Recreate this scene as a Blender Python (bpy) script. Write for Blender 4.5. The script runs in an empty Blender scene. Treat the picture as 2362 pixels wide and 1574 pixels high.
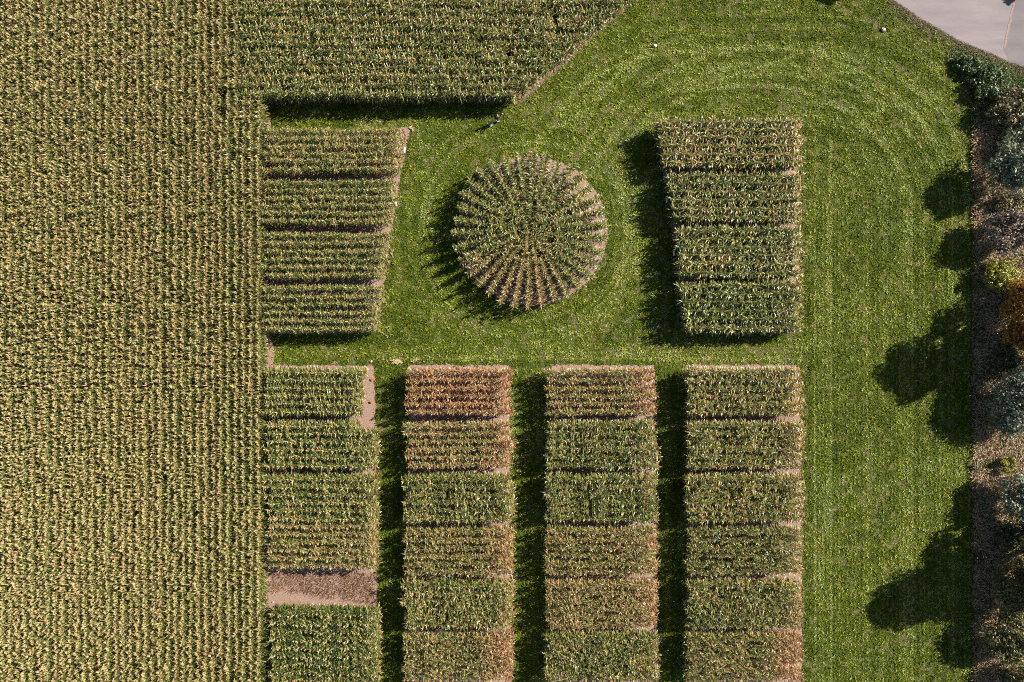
import bpy, math, random
import numpy as np
from mathutils import Vector, Matrix

# ------------------------------------------------------------------ camera, light, exposure
scene = bpy.context.scene
col = scene.collection
H, F, CU, CV = 67.5, 1575.0, 1181.0, 787.0      # flying height (m), focal length and centre in photo pixels
ZC = 2.5                                          # height of the corn canopy

cam_d = bpy.data.cameras.new('camera')
cam = bpy.data.objects.new('camera', cam_d)
col.objects.link(cam)
cam.location = (0, 0, H)
cam.rotation_euler = (0, 0, 0)
cam_d.sensor_width = 36.0
cam_d.lens = 36.0 * F / 2362.0
cam_d.clip_start = 0.5
cam_d.clip_end = 3000
scene.camera = cam

ELEV, AZ = math.radians(35), math.radians(24.5)   # sun height; direction measured from +X towards +Y
SUN = Vector((math.cos(AZ) * math.cos(ELEV), math.sin(AZ) * math.cos(ELEV), math.sin(ELEV)))
world = bpy.data.worlds.new('World')
scene.world = world
world.use_nodes = True
wn = world.node_tree
wn.nodes.clear()
sky = wn.nodes.new('ShaderNodeTexSky')
sky.sky_type = 'NISHITA'
sky.sun_disc = False
sky.sun_elevation = ELEV
sky.sun_rotation = math.atan2(SUN.x, SUN.y)
bg = wn.nodes.new('ShaderNodeBackground')
bg.inputs['Strength'].default_value = 0.05
wo = wn.nodes.new('ShaderNodeOutputWorld')
wn.links.new(sky.outputs[0], bg.inputs[0])
wn.links.new(bg.outputs[0], wo.inputs[0])

sl = bpy.data.lights.new('sun', 'SUN')
sl.energy = 5.0
sl.angle = math.radians(0.5)
sl.color = (1.0, 0.93, 0.82)
so = bpy.data.objects.new('sun', sl)
col.objects.link(so)
so.location = (0, 0, 90)
so.rotation_euler = SUN.to_track_quat('Z', 'Y').to_euler()

scene.view_settings.view_transform = 'Standard'
scene.view_settings.look = 'None'
scene.view_settings.exposure = 0.95
scene.view_settings.gamma = 1.0
scene.view_settings.use_curve_mapping = False
scene.cycles.max_bounces = 4
scene.cycles.diffuse_bounces = 1
scene.cycles.filter_width = 1.0
scene.cycles.use_denoising = False
scene.cycles.glossy_bounces = 2
scene.cycles.transmission_bounces = 2

rng = np.random.default_rng(7)
random.seed(7)

def P(u, v, z=0.0):
    """surveyed place: photo pixel seen at height z -> world"""
    return ((u - CU) * (H - z) / F, (CV - v) * (H - z) / F, z)

def G(u, v, z=0.0):
    """ground-plan pixel (as seen at z=0) -> world, then lifted to z"""
    return ((u - CU) * H / F, (CV - v) * H / F, z)

# ------------------------------------------------------------------ helpers
def tag(o, label=None, cat=None, group=None, kind=None):
    if label: o['label'] = label
    if cat: o['category'] = cat
    if group: o['group'] = group
    if kind: o['kind'] = kind
    return o

def link(name, me, mat=None, parent=None, loc=None):
    o = bpy.data.objects.new(name, me)
    col.objects.link(o)
    if mat is not None and me is not None and not me.materials:
        me.materials.append(mat)
    if parent is not None: o.parent = parent
    if loc is not None: o.location = loc
    return o

def empty(name, loc=(0, 0, 0), rz=0.0):
    o = bpy.data.objects.new(name, None)
    col.objects.link(o)
    o.location = loc
    o.rotation_euler = (0, 0, rz)
    o.empty_display_size = 0.3
    return o

def np_mesh(name, V, polys, tint=None, smooth=False):
    """V Nx3; polys: list of int arrays (M,k)"""
    me = bpy.data.meshes.new(name)
    V = np.asarray(V, dtype=np.float32)
    me.vertices.add(len(V))
    me.vertices.foreach_set('co', V.ravel())
    polys = [np.asarray(p, dtype=np.int32) for p in polys if len(p)]
    nl = sum(p.size for p in polys)
    npoly = sum(len(p) for p in polys)
    me.loops.add(nl)
    me.loops.foreach_set('vertex_index', np.concatenate([p.ravel() for p in polys]))
    me.polygons.add(npoly)
    tot = np.concatenate([np.full(len(p), p.shape[1], dtype=np.int32) for p in polys])
    start = np.concatenate([[0], np.cumsum(tot)[:-1]]).astype(np.int32)
    me.polygons.foreach_set('loop_start', start)
    if smooth:
        me.polygons.foreach_set('use_smooth', np.ones(npoly, dtype=bool))
    me.update(calc_edges=True)
    if tint is not None:
        a = me.attributes.new('tint', 'FLOAT_COLOR', 'POINT')
        t = np.ones((len(V), 4), dtype=np.float32)
        t[:, :tint.shape[1]] = tint
        a.data.foreach_set('color', t.ravel())
    return me

class MB:
    """collects simple solids into one mesh"""
    def __init__(s): s.v = []; s.f = []
    def add(s, vs, fs):
        n = len(s.v); s.v += [tuple(p) for p in vs]; s.f += [tuple(i + n for i in f) for f in fs]
    def box(s, c, d, rz=0.0, taper=1.0, tilt=None):
        x, y, z = d[0] / 2, d[1] / 2, d[2] / 2
        vs = []
        for k, q in ((-1, 1.0), (1, taper)):
            for a, b in ((-1, -1), (1, -1), (1, 1), (-1, 1)):
                vs.append(Vector((a * x * q, b * y * q, k * z)))
        m = Matrix.Rotation(rz, 4, 'Z')
        if tilt: m = m @ Matrix.Rotation(tilt[0], 4, tilt[1])
        vs = [m @ p + Vector(c) for p in vs]
        s.add(vs, [(3, 2, 1, 0), (4, 5, 6, 7), (0, 1, 5, 4), (1, 2, 6, 5), (2, 3, 7, 6), (3, 0, 4, 7)])
    def tube(s, pts, rad, n=6):
        pts = [Vector(p) for p in pts]
        if not isinstance(rad, (list, tuple)): rad = [rad] * len(pts)
        vs, fs = [], []
        for i, p in enumerate(pts):
            d = (pts[min(i + 1, len(pts) - 1)] - pts[max(i - 1, 0)]).normalized()
            a = d.orthogonal().normalized() if i == 0 else (a - d * a.dot(d)).normalized()
            b = d.cross(a)
            for k in range(n):
                t = 2 * math.pi * k / n
                vs.append(p + (a * math.cos(t) + b * math.sin(t)) * rad[i])
        for i in range(len(pts) - 1):
            for k in range(n):
                k2 = (k + 1) % n
                fs.append((i * n + k, i * n + k2, (i + 1) * n + k2, (i + 1) * n + k))
        fs.append(tuple(range(n - 1, -1, -1)))
        fs.append(tuple((len(pts) - 1) * n + k for k in range(n)))
        s.add(vs, fs)
    def ball(s, c, r, nu=10, nv=6, jit=0.0):
        c = Vector(c)
        if not isinstance(r, (list, tuple)): r = (r, r, r)
        vs = [c + Vector((0, 0, -r[2]))]
        for j in range(1, nv):
            ph = -math.pi / 2 + math.pi * j / nv
            for i in range(nu):
                th = 2 * math.pi * i / nu
                q = 1 + random.uniform(-jit, jit)
                vs.append(c + Vector((r[0] * math.cos(ph) * math.cos(th) * q, r[1] * math.cos(ph) * math.sin(th) * q, r[2] * math.sin(ph) * q)))
        vs.append(c + Vector((0, 0, r[2])))
        fs = []
        for i in range(nu):
            fs.append((0, 1 + (i + 1) % nu, 1 + i))
            fs.append((len(vs) - 1, 1 + (nv - 2) * nu + i, 1 + (nv - 2) * nu + (i + 1) % nu))
        for j in range(nv - 2):
            for i in range(nu):
                i2 = (i + 1) % nu
                fs.append((1 + j * nu + i, 1 + j * nu + i2, 1 + (j + 1) * nu + i2, 1 + (j + 1) * nu + i))
        s.add(vs, fs)
    def mesh(s, name, smooth=False):
        me = bpy.data.meshes.new(name)
        me.from_pydata(s.v, [], s.f)
        if smooth:
            me.polygons.foreach_set('use_smooth', [True] * len(me.polygons))
        me.update()
        return me
    def build(s, name, mat, parent=None, smooth=False, loc=None):
        return link(name, s.mesh(name, smooth), mat, parent, loc)

_tab = rng.random((256, 256))
def vnoise(x, y, seed=0):
    x = np.asarray(x, dtype=float) + seed * 37.13; y = np.asarray(y, dtype=float) + seed * 11.7
    xi = np.floor(x).astype(int); yi = np.floor(y).astype(int)
    fx = x - xi; fy = y - yi
    fx = fx * fx * (3 - 2 * fx); fy = fy * fy * (3 - 2 * fy)
    a = _tab[xi & 255, yi & 255]; b = _tab[(xi + 1) & 255, yi & 255]
    c = _tab[xi & 255, (yi + 1) & 255]; d = _tab[(xi + 1) & 255, (yi + 1) & 255]
    return (a * (1 - fx) + b * fx) * (1 - fy) + (c * (1 - fx) + d * fx) * fy
def fbm(x, y, seed=0, o=3):
    r = 0; a = 0.5; t = 0
    for k in range(o):
        r = r + a * vnoise(x * 2 ** k, y * 2 ** k, seed + k * 5); t += a; a *= 0.55
    return r / t
def inpoly(u, v, poly):
    u = np.asarray(u); v = np.asarray(v)
    r = np.zeros(u.shape, bool); n = len(poly)
    for i in range(n):
        x1, y1 = poly[i]; x2, y2 = poly[(i + 1) % n]
        if y1 == y2: continue
        c = ((y1 > v) != (y2 > v)) & (u < (x2 - x1) * (v - y1) / (y2 - y1) + x1)
        r ^= c
    return r
def sstep(a, b, x):
    t = np.clip((x - a) / (b - a), 0, 1); return t * t * (3 - 2 * t)

# ------------------------------------------------------------------ materials
def mat_new(name):
    m = bpy.data.materials.new(name); m.use_nodes = True
    nt = m.node_tree; nt.nodes.clear()
    return m, nt
def N(nt, t, **kw):
    n = nt.nodes.new(t)
    for k, v in kw.items(): setattr(n, k, v)
    return n
def ramp(nt, fac, stops, interp='LINEAR'):
    r = N(nt, 'ShaderNodeValToRGB'); e = r.color_ramp.elements
    r.color_ramp.interpolation = interp
    while len(e) < len(stops): e.new(0.5)
    for el, (p, c) in zip(e, stops): el.position = p; el.color = (*c, 1)
    nt.links.new(fac, r.inputs[0]); return r.outputs[0]
def math_n(nt, op, a, b=None, c=None, clamp=False):
    n = N(nt, 'ShaderNodeMath', operation=op); n.use_clamp = clamp
    for i, x in enumerate((a, b, c)):
        if x is None: continue
        if isinstance(x, (int, float)): n.inputs[i].default_value = x
        else: nt.links.new(x, n.inputs[i])
    return n.outputs[0]
def mixc(nt, f, a, b, blend='MIX'):
    n = N(nt, 'ShaderNodeMix', data_type='RGBA', blend_type=blend)
    for i, x in ((0, f), (6, a), (7, b)):
        if isinstance(x, (int, float)): n.inputs[i].default_value = x
        elif isinstance(x, tuple): n.inputs[i].default_value = (*x, 1)
        else: nt.links.new(x, n.inputs[i])
    return n.outputs[2]
def noise(nt, vec, scale, detail=3, rough=0.55, dist=0.0):
    n = N(nt, 'ShaderNodeTexNoise'); n.inputs['Scale'].default_value = scale
    n.inputs['Detail'].default_value = detail; n.inputs['Roughness'].default_value = rough
    n.inputs['Distortion'].default_value = dist
    if vec is not None: nt.links.new(vec, n.inputs['Vector'])
    return n.outputs[0]
def leaf_out(nt, color, rough=0.45, trans=0.25, spec=0.5):
    b = N(nt, 'ShaderNodeBsdfPrincipled'); b.inputs['Roughness'].default_value = rough
    b.inputs['Specular IOR Level'].default_value = spec
    nt.links.new(color, b.inputs['Base Color'])
    t = N(nt, 'ShaderNodeBsdfTranslucent'); nt.links.new(color, t.inputs[0])
    mx = N(nt, 'ShaderNodeMixShader'); mx.inputs[0].default_value = trans
    nt.links.new(b.outputs[0], mx.inputs[1]); nt.links.new(t.outputs[0], mx.inputs[2])
    o = N(nt, 'ShaderNodeOutputMaterial'); nt.links.new(mx.outputs[0], o.inputs[0])
def world_pos(nt):
    return N(nt, 'ShaderNodeNewGeometry').outputs['Position']

def simple(name, c, rough=0.6, var=0.15, scale=8.0, spec=0.3, c2=None):
    m, nt = mat_new(name)
    tc = N(nt, 'ShaderNodeTexCoord').outputs['Object']
    f = noise(nt, tc, scale, 4)
    c2 = c2 or tuple(x * (1 - var) for x in c)
    cc = ramp(nt, f, [(0.35, c2), (0.65, c)])
    b = N(nt, 'ShaderNodeBsdfPrincipled'); b.inputs['Roughness'].default_value = rough
    b.inputs['Specular IOR Level'].default_value = spec
    nt.links.new(cc, b.inputs['Base Color'])
    bp = N(nt, 'ShaderNodeBump'); bp.inputs['Strength'].default_value = 0.2
    nt.links.new(f, bp.inputs['Height']); nt.links.new(bp.outputs[0], b.inputs['Normal'])
    o = N(nt, 'ShaderNodeOutputMaterial'); nt.links.new(b.outputs[0], o.inputs[0])
    return m

def corn_material():
    m, nt = mat_new('corn_leaf')
    at = N(nt, 'ShaderNodeAttribute', attribute_name='tint')
    sp = N(nt, 'ShaderNodeSeparateColor'); nt.links.new(at.outputs['Color'], sp.inputs[0])
    r, k, h = sp.outputs[0], sp.outputs[1], sp.outputs[2]
    def prop(n):
        a = N(nt, 'ShaderNodeAttribute', attribute_name=n); a.attribute_type = 'OBJECT'; return a.outputs['Fac']
    pos = world_pos(nt)
    xyz = N(nt, 'ShaderNodeSeparateXYZ'); nt.links.new(pos, xyz.inputs[0])
    n1 = noise(nt, pos, 0.35, 3)
    n2 = noise(nt, pos, 1.6, 2)
    edge = math_n(nt, 'DIVIDE', math_n(nt, 'SUBTRACT', xyz.outputs[0], prop('edge_x')), 2.2, clamp=True)
    dry = math_n(nt, 'ADD', prop('dry'), math_n(nt, 'MULTIPLY', edge, prop('edge_dry')))
    dry = math_n(nt, 'ADD', dry, math_n(nt, 'MULTIPLY', math_n(nt, 'SUBTRACT', n1, 0.5), 0.5))
    dry = math_n(nt, 'ADD', dry, math_n(nt, 'MULTIPLY', math_n(nt, 'SUBTRACT', n2, 0.5), 0.35))
    # every leaf dies at its own moment; low leaves first
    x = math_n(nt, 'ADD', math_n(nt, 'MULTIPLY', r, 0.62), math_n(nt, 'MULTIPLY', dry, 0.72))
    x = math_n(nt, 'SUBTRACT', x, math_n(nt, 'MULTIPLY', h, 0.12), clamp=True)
    leafc = ramp(nt, x, [(0.0, (0.030, 0.062, 0.013)), (0.25, (0.075, 0.120, 0.024)), (0.46, (0.21, 0.235, 0.055)),
                         (0.62, (0.36, 0.33, 0.10)), (0.76, (0.50, 0.33, 0.17)), (1.0, (0.42, 0.19, 0.09))])
    dc = math_n(nt, 'ADD', math_n(nt, 'MULTIPLY', r, 0.55), math_n(nt, 'MULTIPLY', dry, 0.5), clamp=True)
    tasc = ramp(nt, dc, [(0.0, (0.40, 0.38, 0.14)), (0.45, (0.62, 0.50, 0.24)), (0.8, (0.56, 0.34, 0.19)), (1.0, (0.45, 0.22, 0.11))])
    leafc = mixc(nt, 1.0, leafc, ramp(nt, h, [(0.0, (0.62, 0.58, 0.5)), (0.6, (1, 1, 1))]), 'MULTIPLY')  # low leaves darkened: shade inside the rows put into the leaf colour
    isT = math_n(nt, 'GREATER_THAN', k, 0.75)
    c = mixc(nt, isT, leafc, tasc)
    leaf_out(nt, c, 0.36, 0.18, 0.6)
    return m

def veg_material(name, trans=0.25, rough=0.5, spec=0.35):
    """colour of every leaf or blade carried by the mesh"""
    m, nt = mat_new(name)
    at = N(nt, 'ShaderNodeAttribute', attribute_name='tint')
    leaf_out(nt, at.outputs['Color'], rough, trans, spec)
    return m

def soil_material():
    m, nt = mat_new('soil')
    pos = world_pos(nt)
    a = noise(nt, pos, 0.6, 4); b = noise(nt, pos, 9.0, 5, 0.7); d = noise(nt, pos, 35.0, 2)
    c = ramp(nt, b, [(0.3, (0.20, 0.125, 0.095)), (0.5, (0.35, 0.235, 0.185)), (0.7, (0.47, 0.335, 0.275))])
    c = mixc(nt, math_n(nt, 'MULTIPLY', a, 0.35), c, (0.28, 0.185, 0.14))
    bs = N(nt, 'ShaderNodeBsdfPrincipled'); bs.inputs['Roughness'].default_value = 0.95
    bs.inputs['Specular IOR Level'].default_value = 0.1
    nt.links.new(c, bs.inputs['Base Color'])
    bp = N(nt, 'ShaderNodeBump'); bp.inputs['Strength'].default_value = 0.9; bp.inputs['Distance'].default_value = 0.06
    nt.links.new(math_n(nt, 'ADD', b, math_n(nt, 'MULTIPLY', d, 0.5)), bp.inputs['Height'])
    nt.links.new(bp.outputs[0], bs.inputs['Normal'])
    o = N(nt, 'ShaderNodeOutputMaterial'); nt.links.new(bs.outputs[0], o.inputs[0])
    return m

def ground_material():
    m, nt = mat_new('meadow_ground')
    pos = world_pos(nt)
    a = noise(nt, pos, 0.08, 4); b = noise(nt, pos, 2.5, 5, 0.65); d = noise(nt, pos, 12.0, 3)
    c = ramp(nt, b, [(0.3, (0.035, 0.05, 0.006)), (0.55, (0.07, 0.085, 0.012)), (0.8, (0.2, 0.15, 0.08))])
    c = mixc(nt, math_n(nt, 'MULTIPLY', a, 0.4), c, (0.09, 0.13, 0.03))
    bs = N(nt, 'ShaderNodeBsdfPrincipled'); bs.inputs['Roughness'].default_value = 0.95
    bs.inputs['Specular IOR Level'].default_value = 0.1
    nt.links.new(c, bs.inputs['Base Color'])
    bp = N(nt, 'ShaderNodeBump'); bp.inputs['Strength'].default_value = 0.8; bp.inputs['Distance'].default_value = 0.05
    nt.links.new(d, bp.inputs['Height']); nt.links.new(bp.outputs[0], bs.inputs['Normal'])
    o = N(nt, 'ShaderNodeOutputMaterial'); nt.links.new(bs.outputs[0], o.inputs[0])
    return m

def road_material(name, base, worn):
    m, nt = mat_new(name)
    pos = world_pos(nt)
    mp = N(nt, 'ShaderNodeMapping'); mp.inputs['Rotation'].default_value = (0, 0, math.radians(32))
    mp.inputs['Scale'].default_value = (0.25, 1.3, 1); nt.links.new(pos, mp.inputs[0])
    s = noise(nt, mp.outputs[0], 0.7, 4, 0.6); b = noise(nt, pos, 0.5, 4); g = noise(nt, pos, 28, 3, 0.7)
    c = mixc(nt, ramp(nt, s, [(0.35, (0, 0, 0)), (0.65, (1, 1, 1))]), base, worn)
    c = mixc(nt, math_n(nt, 'MULTIPLY', b, 0.4), c, tuple(x * 0.75 for x in base))
    c = mixc(nt, 0.55, c, mixc(nt, g, (0.25, 0.25, 0.25), (0.75, 0.75, 0.75)), 'OVERLAY')
    bs = N(nt, 'ShaderNodeBsdfPrincipled'); bs.inputs['Roughness'].default_value = 0.85
    bs.inputs['Specular IOR Level'].default_value = 0.25
    nt.links.new(c, bs.inputs['Base Color'])
    bp = N(nt, 'ShaderNodeBump'); bp.inputs['Strength'].default_value = 0.35; bp.inputs['Distance'].default_value = 0.02
    nt.links.new(g, bp.inputs['Height']); nt.links.new(bp.outputs[0], bs.inputs['Normal'])
    o = N(nt, 'ShaderNodeOutputMaterial'); nt.links.new(bs.outputs[0], o.inputs[0])
    return m

M_corn = corn_material()
M_soil = soil_material()
M_ground = ground_material()
M_road = road_material('road_surface', (0.225, 0.195, 0.205), (0.29, 0.245, 0.25))
M_road2 = road_material('old_road_surface', (0.17, 0.152, 0.16), (0.23, 0.20, 0.205))
M_sand = simple('sandy_edge', (0.36, 0.27, 0.24), 0.95, 0.35, 6.0, 0.1)
M_grass = veg_material('grass_blade', 0.22, 0.6, 0.12)
M_weed = veg_material('weed_leaf', 0.25, 0.5, 0.3)
M_leaf = veg_material('tree_leaf', 0.22, 0.45, 0.45)
M_straw = veg_material('dry_stalk', 0.1, 0.7, 0.2)
M_bark = simple('bark', (0.16, 0.12, 0.09), 0.9, 0.4, 12.0, 0.1)
M_orange = simple('orange_plastic', (0.85, 0.22, 0.02), 0.5, 0.1)
M_white = simple('white_board', (0.72, 0.72, 0.72), 0.5, 0.06)
M_red = simple('red_orange_panel', (0.75, 0.09, 0.02), 0.5, 0.1)
M_wood = simple('stake_wood', (0.33, 0.24, 0.15), 0.8, 0.3, 20)

# ------------------------------------------------------------------ ground, soil beds, road
def sheet(name, poly, z, mat, jitter=0.0, step=12.0, label=None):
    """flat sheet from a plan polygon; its rim is broken up a little"""
    pts = []
    for i in range(len(poly)):
        a, b = poly[i], poly[(i + 1) % len(poly)]
        n = max(1, int(math.hypot(b[0] - a[0], b[1] - a[1]) / step)) if jitter else 1
        for k in range(n):
            t = k / n
            j = jitter if k else jitter * 0.4
            pts.append((a[0] + (b[0] - a[0]) * t + random.uniform(-j, j), a[1] + (b[1] - a[1]) * t + random.uniform(-j, j)))
    import bmesh
    bm = bmesh.new()
    f = bm.faces.new([bm.verts.new(G(u, v, z)) for u, v in pts])
    if f.calc_center_median() and f.normal.z < 0: bm.faces.ensure_lookup_table()
    bm.normal_update()
    if f.normal.z < 0: f.normal_flip()
    bmesh.ops.triangulate(bm, faces=[f])
    me = bpy.data.meshes.new(name); bm.to_mesh(me); bm.free()
    o = link(name, me, mat); o['kind'] = 'structure'
    if label: o['label'] = label
    return o

g = sheet('ground', [(-36000, -36000), (38000, -36000), (38000, 38000), (-36000, 38000)], 0.0, M_ground)

SOIL = {
 'left': [(-260, -260), (602, -260), (604, 236), (622, 262), (626, 300), (622, 770), (632, 800), (632, 842), (622, 850), (618, 1800), (-260, 1800)],
 'top': [(596, -260), (1690, -215), (1466, -5), (1205, 236), (1190, 232), (604, 236)],
 'upper_left': [(612, 312), (900, 308), (922, 296), (948, 294), (936, 345), (926, 400), (916, 470), (898, 560), (888, 640), (880, 700), (871, 760), (840, 768), (620, 772)],
 'col_one': [(618, 843), (862, 843), (868, 1000), (873, 1800), (618, 1800)],
 'col_two': [(944, 842), (1174, 842), (1184, 1800), (934, 1800)],
 'col_three': [(1272, 842), (1509, 842), (1522, 1800), (1268, 1800)],
 'col_four': [(1582, 842), (1838, 842), (1848, 1000), (1850, 1800), (1592, 1800)],
 'upper_right': [(1516, 298), (1832, 284), (1840, 400), (1838, 768), (1575, 768), (1560, 600)],
 'wheel': [(1227 + 174 * math.cos(i * math.pi / 24), 533 + 172 * math.sin(i * math.pi / 24)) for i in range(48)],
}
for i, (k, poly) in enumerate(SOIL.items()):
    sheet('soil', poly, 0.004 + 0.0013 * i, M_soil, 2.2, 10)

ROAD = [(1890, -160), (2052, -6), (2062, 2), (2132, 48), (2212, 96), (2282, 127), (2322, 146), (2364, 161), (2520, 215), (2620, 260), (2620, -260), (1890, -260)]
sheet('road', ROAD, 0.018, M_road, 0.8, 14)
sheet('road', [(2352, -260), (2342, 0), (2328, 58), (2320, 104), (2315, 116), (2326, 140), (2364, 159), (2520, 213), (2618, 258), (2618, -258)], 0.023, M_road2, 0.8, 10)
sheet('road_seam', [(2340, -60), (2343, -60), (2341, 10), (2330, 58), (2323, 92), (2318, 112), (2314, 112), (2320, 80), (2327, 50), (2337, 6)], 0.028, M_sand, 1.0, 8)
sheet('road_edge', [(2040, -22), (2062, 2), (2132, 48), (2212, 96), (2250, 110), (2290, 122), (2318, 112), (2330, 136), (2364, 155), (2520, 209),
                    (2518, 222), (2366, 168), (2325, 153), (2285, 136), (2210, 106), (2128, 60), (2056, 14), (2024, -20)], 0.0135, M_sand, 2.5, 8)

# ------------------------------------------------------------------ corn
def leaf_strip(base, az, L, W, el0, droop, segs=4, twist=0.0):
    """arching ribbon leaf: returns verts ((segs)*2+1,3)"""
    prof = {4: [0.6, 1.0, 0.92, 0.62, 0.0], 3: [0.7, 1.0, 0.75, 0.0]}[segs]
    ca, sa = math.cos(az), math.sin(az)
    p = np.array(base, float); out = []
    for i in range(segs + 1):
        t = i / segs
        tw = twist * t
        bx, by, bz = -sa * math.cos(tw), ca * math.cos(tw), math.sin(tw)
        w = W * prof[i] / 2
        if i < segs:
            out.append(p + np.array((bx, by, bz)) * w); out.append(p - np.array((bx, by, bz)) * w)
        else: out.append(p.copy())
        el = el0 - (el0 + droop) * (t + 0.5 / segs) ** 1.3
        d = L / segs
        p = p + np.array((ca * math.cos(el), sa * math.cos(el), math.sin(el))) * d
    return np.array(out)

def plant_variant(r, hgt=2.15, leafL=0.75, W=0.085, tassel=1.0, perp=35.0):
    V, Q, T, TI = [], [], [], []
    n = 0
    def put(vs, kind, rnd, h):
        nonlocal n
        m = len(vs); segs = (m - 1) // 2
        for s in range(segs - 1): Q.append((n + 2 * s, n + 2 * s + 1, n + 2 * s + 3, n + 2 * s + 2))
        T.append((n + m - 3, n + m - 2, n + m - 1))
        V.append(vs); TI.append(np.tile([rnd, kind, h], (m, 1))); n += m
    lx, ly = r.normal(0, 0.05, 2)
    st = np.array([(0.016, 0, 0), (-0.008, 0.014, 0), (-0.008, -0.014, 0)])
    top = np.array((lx, ly, hgt))
    sv = np.vstack([st, st * 0.7 + top * (1, 1, 1)])
    V.append(sv); TI.append(np.tile([0.45 + r.random() * 0.2, 0.5, 0.5], (6, 1)))
    for k in range(3): Q.append((n + k, n + (k + 1) % 3, n + 3 + (k + 1) % 3, n + 3 + k))
    n += 6
    side = r.integers(0, 2)
    nl = 12
    for i in range(nl):
        f = i / (nl - 1)
        h = 0.7 + (hgt - 0.77) * f
        az = math.pi / 2 + math.pi * ((i + side) % 2) + math.radians(r.normal(0, perp))
        up = f > 0.7
        L = leafL * (0.95 if not up else 0.72) * r.uniform(0.8, 1.15)
        el0 = math.radians(r.uniform(52, 70) + (8 if up else 0))
        dr = math.radians(r.uniform(25, 70) if not up else r.uniform(0, 50))
        vs = leaf_strip((lx * h / hgt, ly * h / hgt, h), az, L, W * (1 if not up else 0.85) * r.uniform(0.8, 1.15), el0, dr, 4 if f > 0.3 else 3, r.uniform(-0.9, 0.9))
        put(vs, 0.0, r.random(), f)
    nb = int(round(6 * tassel))
    rr = r.random()
    for b in range(nb):
        az = r.uniform(0, 6.283); w = r.uniform(0.03, 0.048)
        el = math.radians(88) if b == 0 else math.radians(r.uniform(38, 72))
        L = r.uniform(0.34, 0.46) if b == 0 else r.uniform(0.18, 0.28)
        d = np.array((math.cos(az) * math.cos(el), math.sin(az) * math.cos(el), math.sin(el)))
        q = r.uniform(0, 6.283)
        s = np.array((math.cos(q), math.sin(q), 0)) * w
        b0 = top + (0, 0, 0.06 * (b > 0))
        vs = np.array([b0 + s * .4, b0 - s * .4, b0 + d * L * 0.55 + s, b0 + d * L * 0.55 - s, b0 + d * L])
        put(vs, 1.0, np.clip(rr + r.normal(0, 0.12), 0, 1), 1.0)
    return np.vstack(V), np.array(Q), np.array(T), np.vstack(TI)

STYLES = {}
for name, kw in {'slim': dict(leafL=0.60, W=0.088, perp=40, tassel=1.0), 'full': dict(leafL=0.80, W=0.108, perp=45, tassel=0.85),
                 'leafy': dict(leafL=0.90, W=0.115, perp=55, tassel=0.5), 'field': dict(leafL=0.74, W=0.10, perp=32, tassel=1.5),
                 'drooped': dict(leafL=0.66, W=0.085, perp=50, tassel=1.35)}.items():
    r = np.random.default_rng(hash(name) % 97 if False else len(name) * 13 + ord(name[0]))
    STYLES[name] = [plant_variant(r, hgt=r.normal(2.38, 0.05), **kw) for _ in range(14)]

def corn_mesh(name, pts, style, r):
    """pts: (n,5) x, y, row-direction angle, scale, tint shift"""
    var = STYLES[style]
    V, Q, T, TI = [], [], [], []; n = 0
    for x, y, a, s, sh in pts:
        v, q, t, ti = var[r.integers(len(var))]
        a = a + (math.pi if r.random() < 0.5 else 0)
        c, d = math.cos(a), math.sin(a)
        sz = s * r.normal(1, 0.045)
        R = np.array([[c, d, 0], [-d, c, 0], [0, 0, 1]])
        vv = (v @ R) * (s, s, sz) + (x, y, 0)
        V.append(vv); Q.append(q + n); T.append(t + n)
        tt = ti.copy(); tt[:, 0] = np.clip(tt[:, 0] + sh + r.normal(0, 0.06), 0, 1); TI.append(tt)
        n += len(v)
    return np_mesh(name, np.vstack(V), [np.vstack(Q), np.vstack(T)], np.vstack(TI))

def line_points(L, r, gap=0.14, wob=0.04, holes=(), thin=0.0):
    xs = np.arange(0.05, L, gap); out = []
    ph = r.uniform(0, 50)
    for x in xs:
        if any(a < x < b for a, b in holes) or r.random() < 0.03 + thin: continue
        out.append((x + r.normal(0, 0.03), r.normal(0, wob) + 0.05 * math.sin(x * 0.5 + ph), 0, r.normal(1, 0.06) * (1 + 0.03 * math.sin(x * 1.3 + ph)), 0.0))
    return out

PROPS = dict(dry=0.3, edge_x=999.0, edge_dry=0.0)
def row_object(me, parent, x, y, rz=0.0, sx=1.0, dry=0.3, edge_x=999.0, edge_dry=0.0, sz=1.0):
    o = link('corn_row', me, M_corn, parent)
    o.location = (x - parent.location.x, y - parent.location.y, 0)
    o.rotation_euler = (0, 0, rz)
    o.scale = (sx, 1, sz)
    o['kind'] = 'stuff'
    o['dry'] = float(dry); o['edge_x'] = float(edge_x); o['edge_dry'] = float(edge_dry) * 0.85
    return o

POOL = {}
def pool(style, L):
    base = 11.0 if L < 12.2 else 13.6
    key = (style, base)
    if key not in POOL:
        r = np.random.default_rng(len(POOL) + 40)
        POOL[key] = [corn_mesh('corn_row', line_points(base, r), style, r) for _ in range(7)]
    return random.choice(POOL[key]), base

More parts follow.
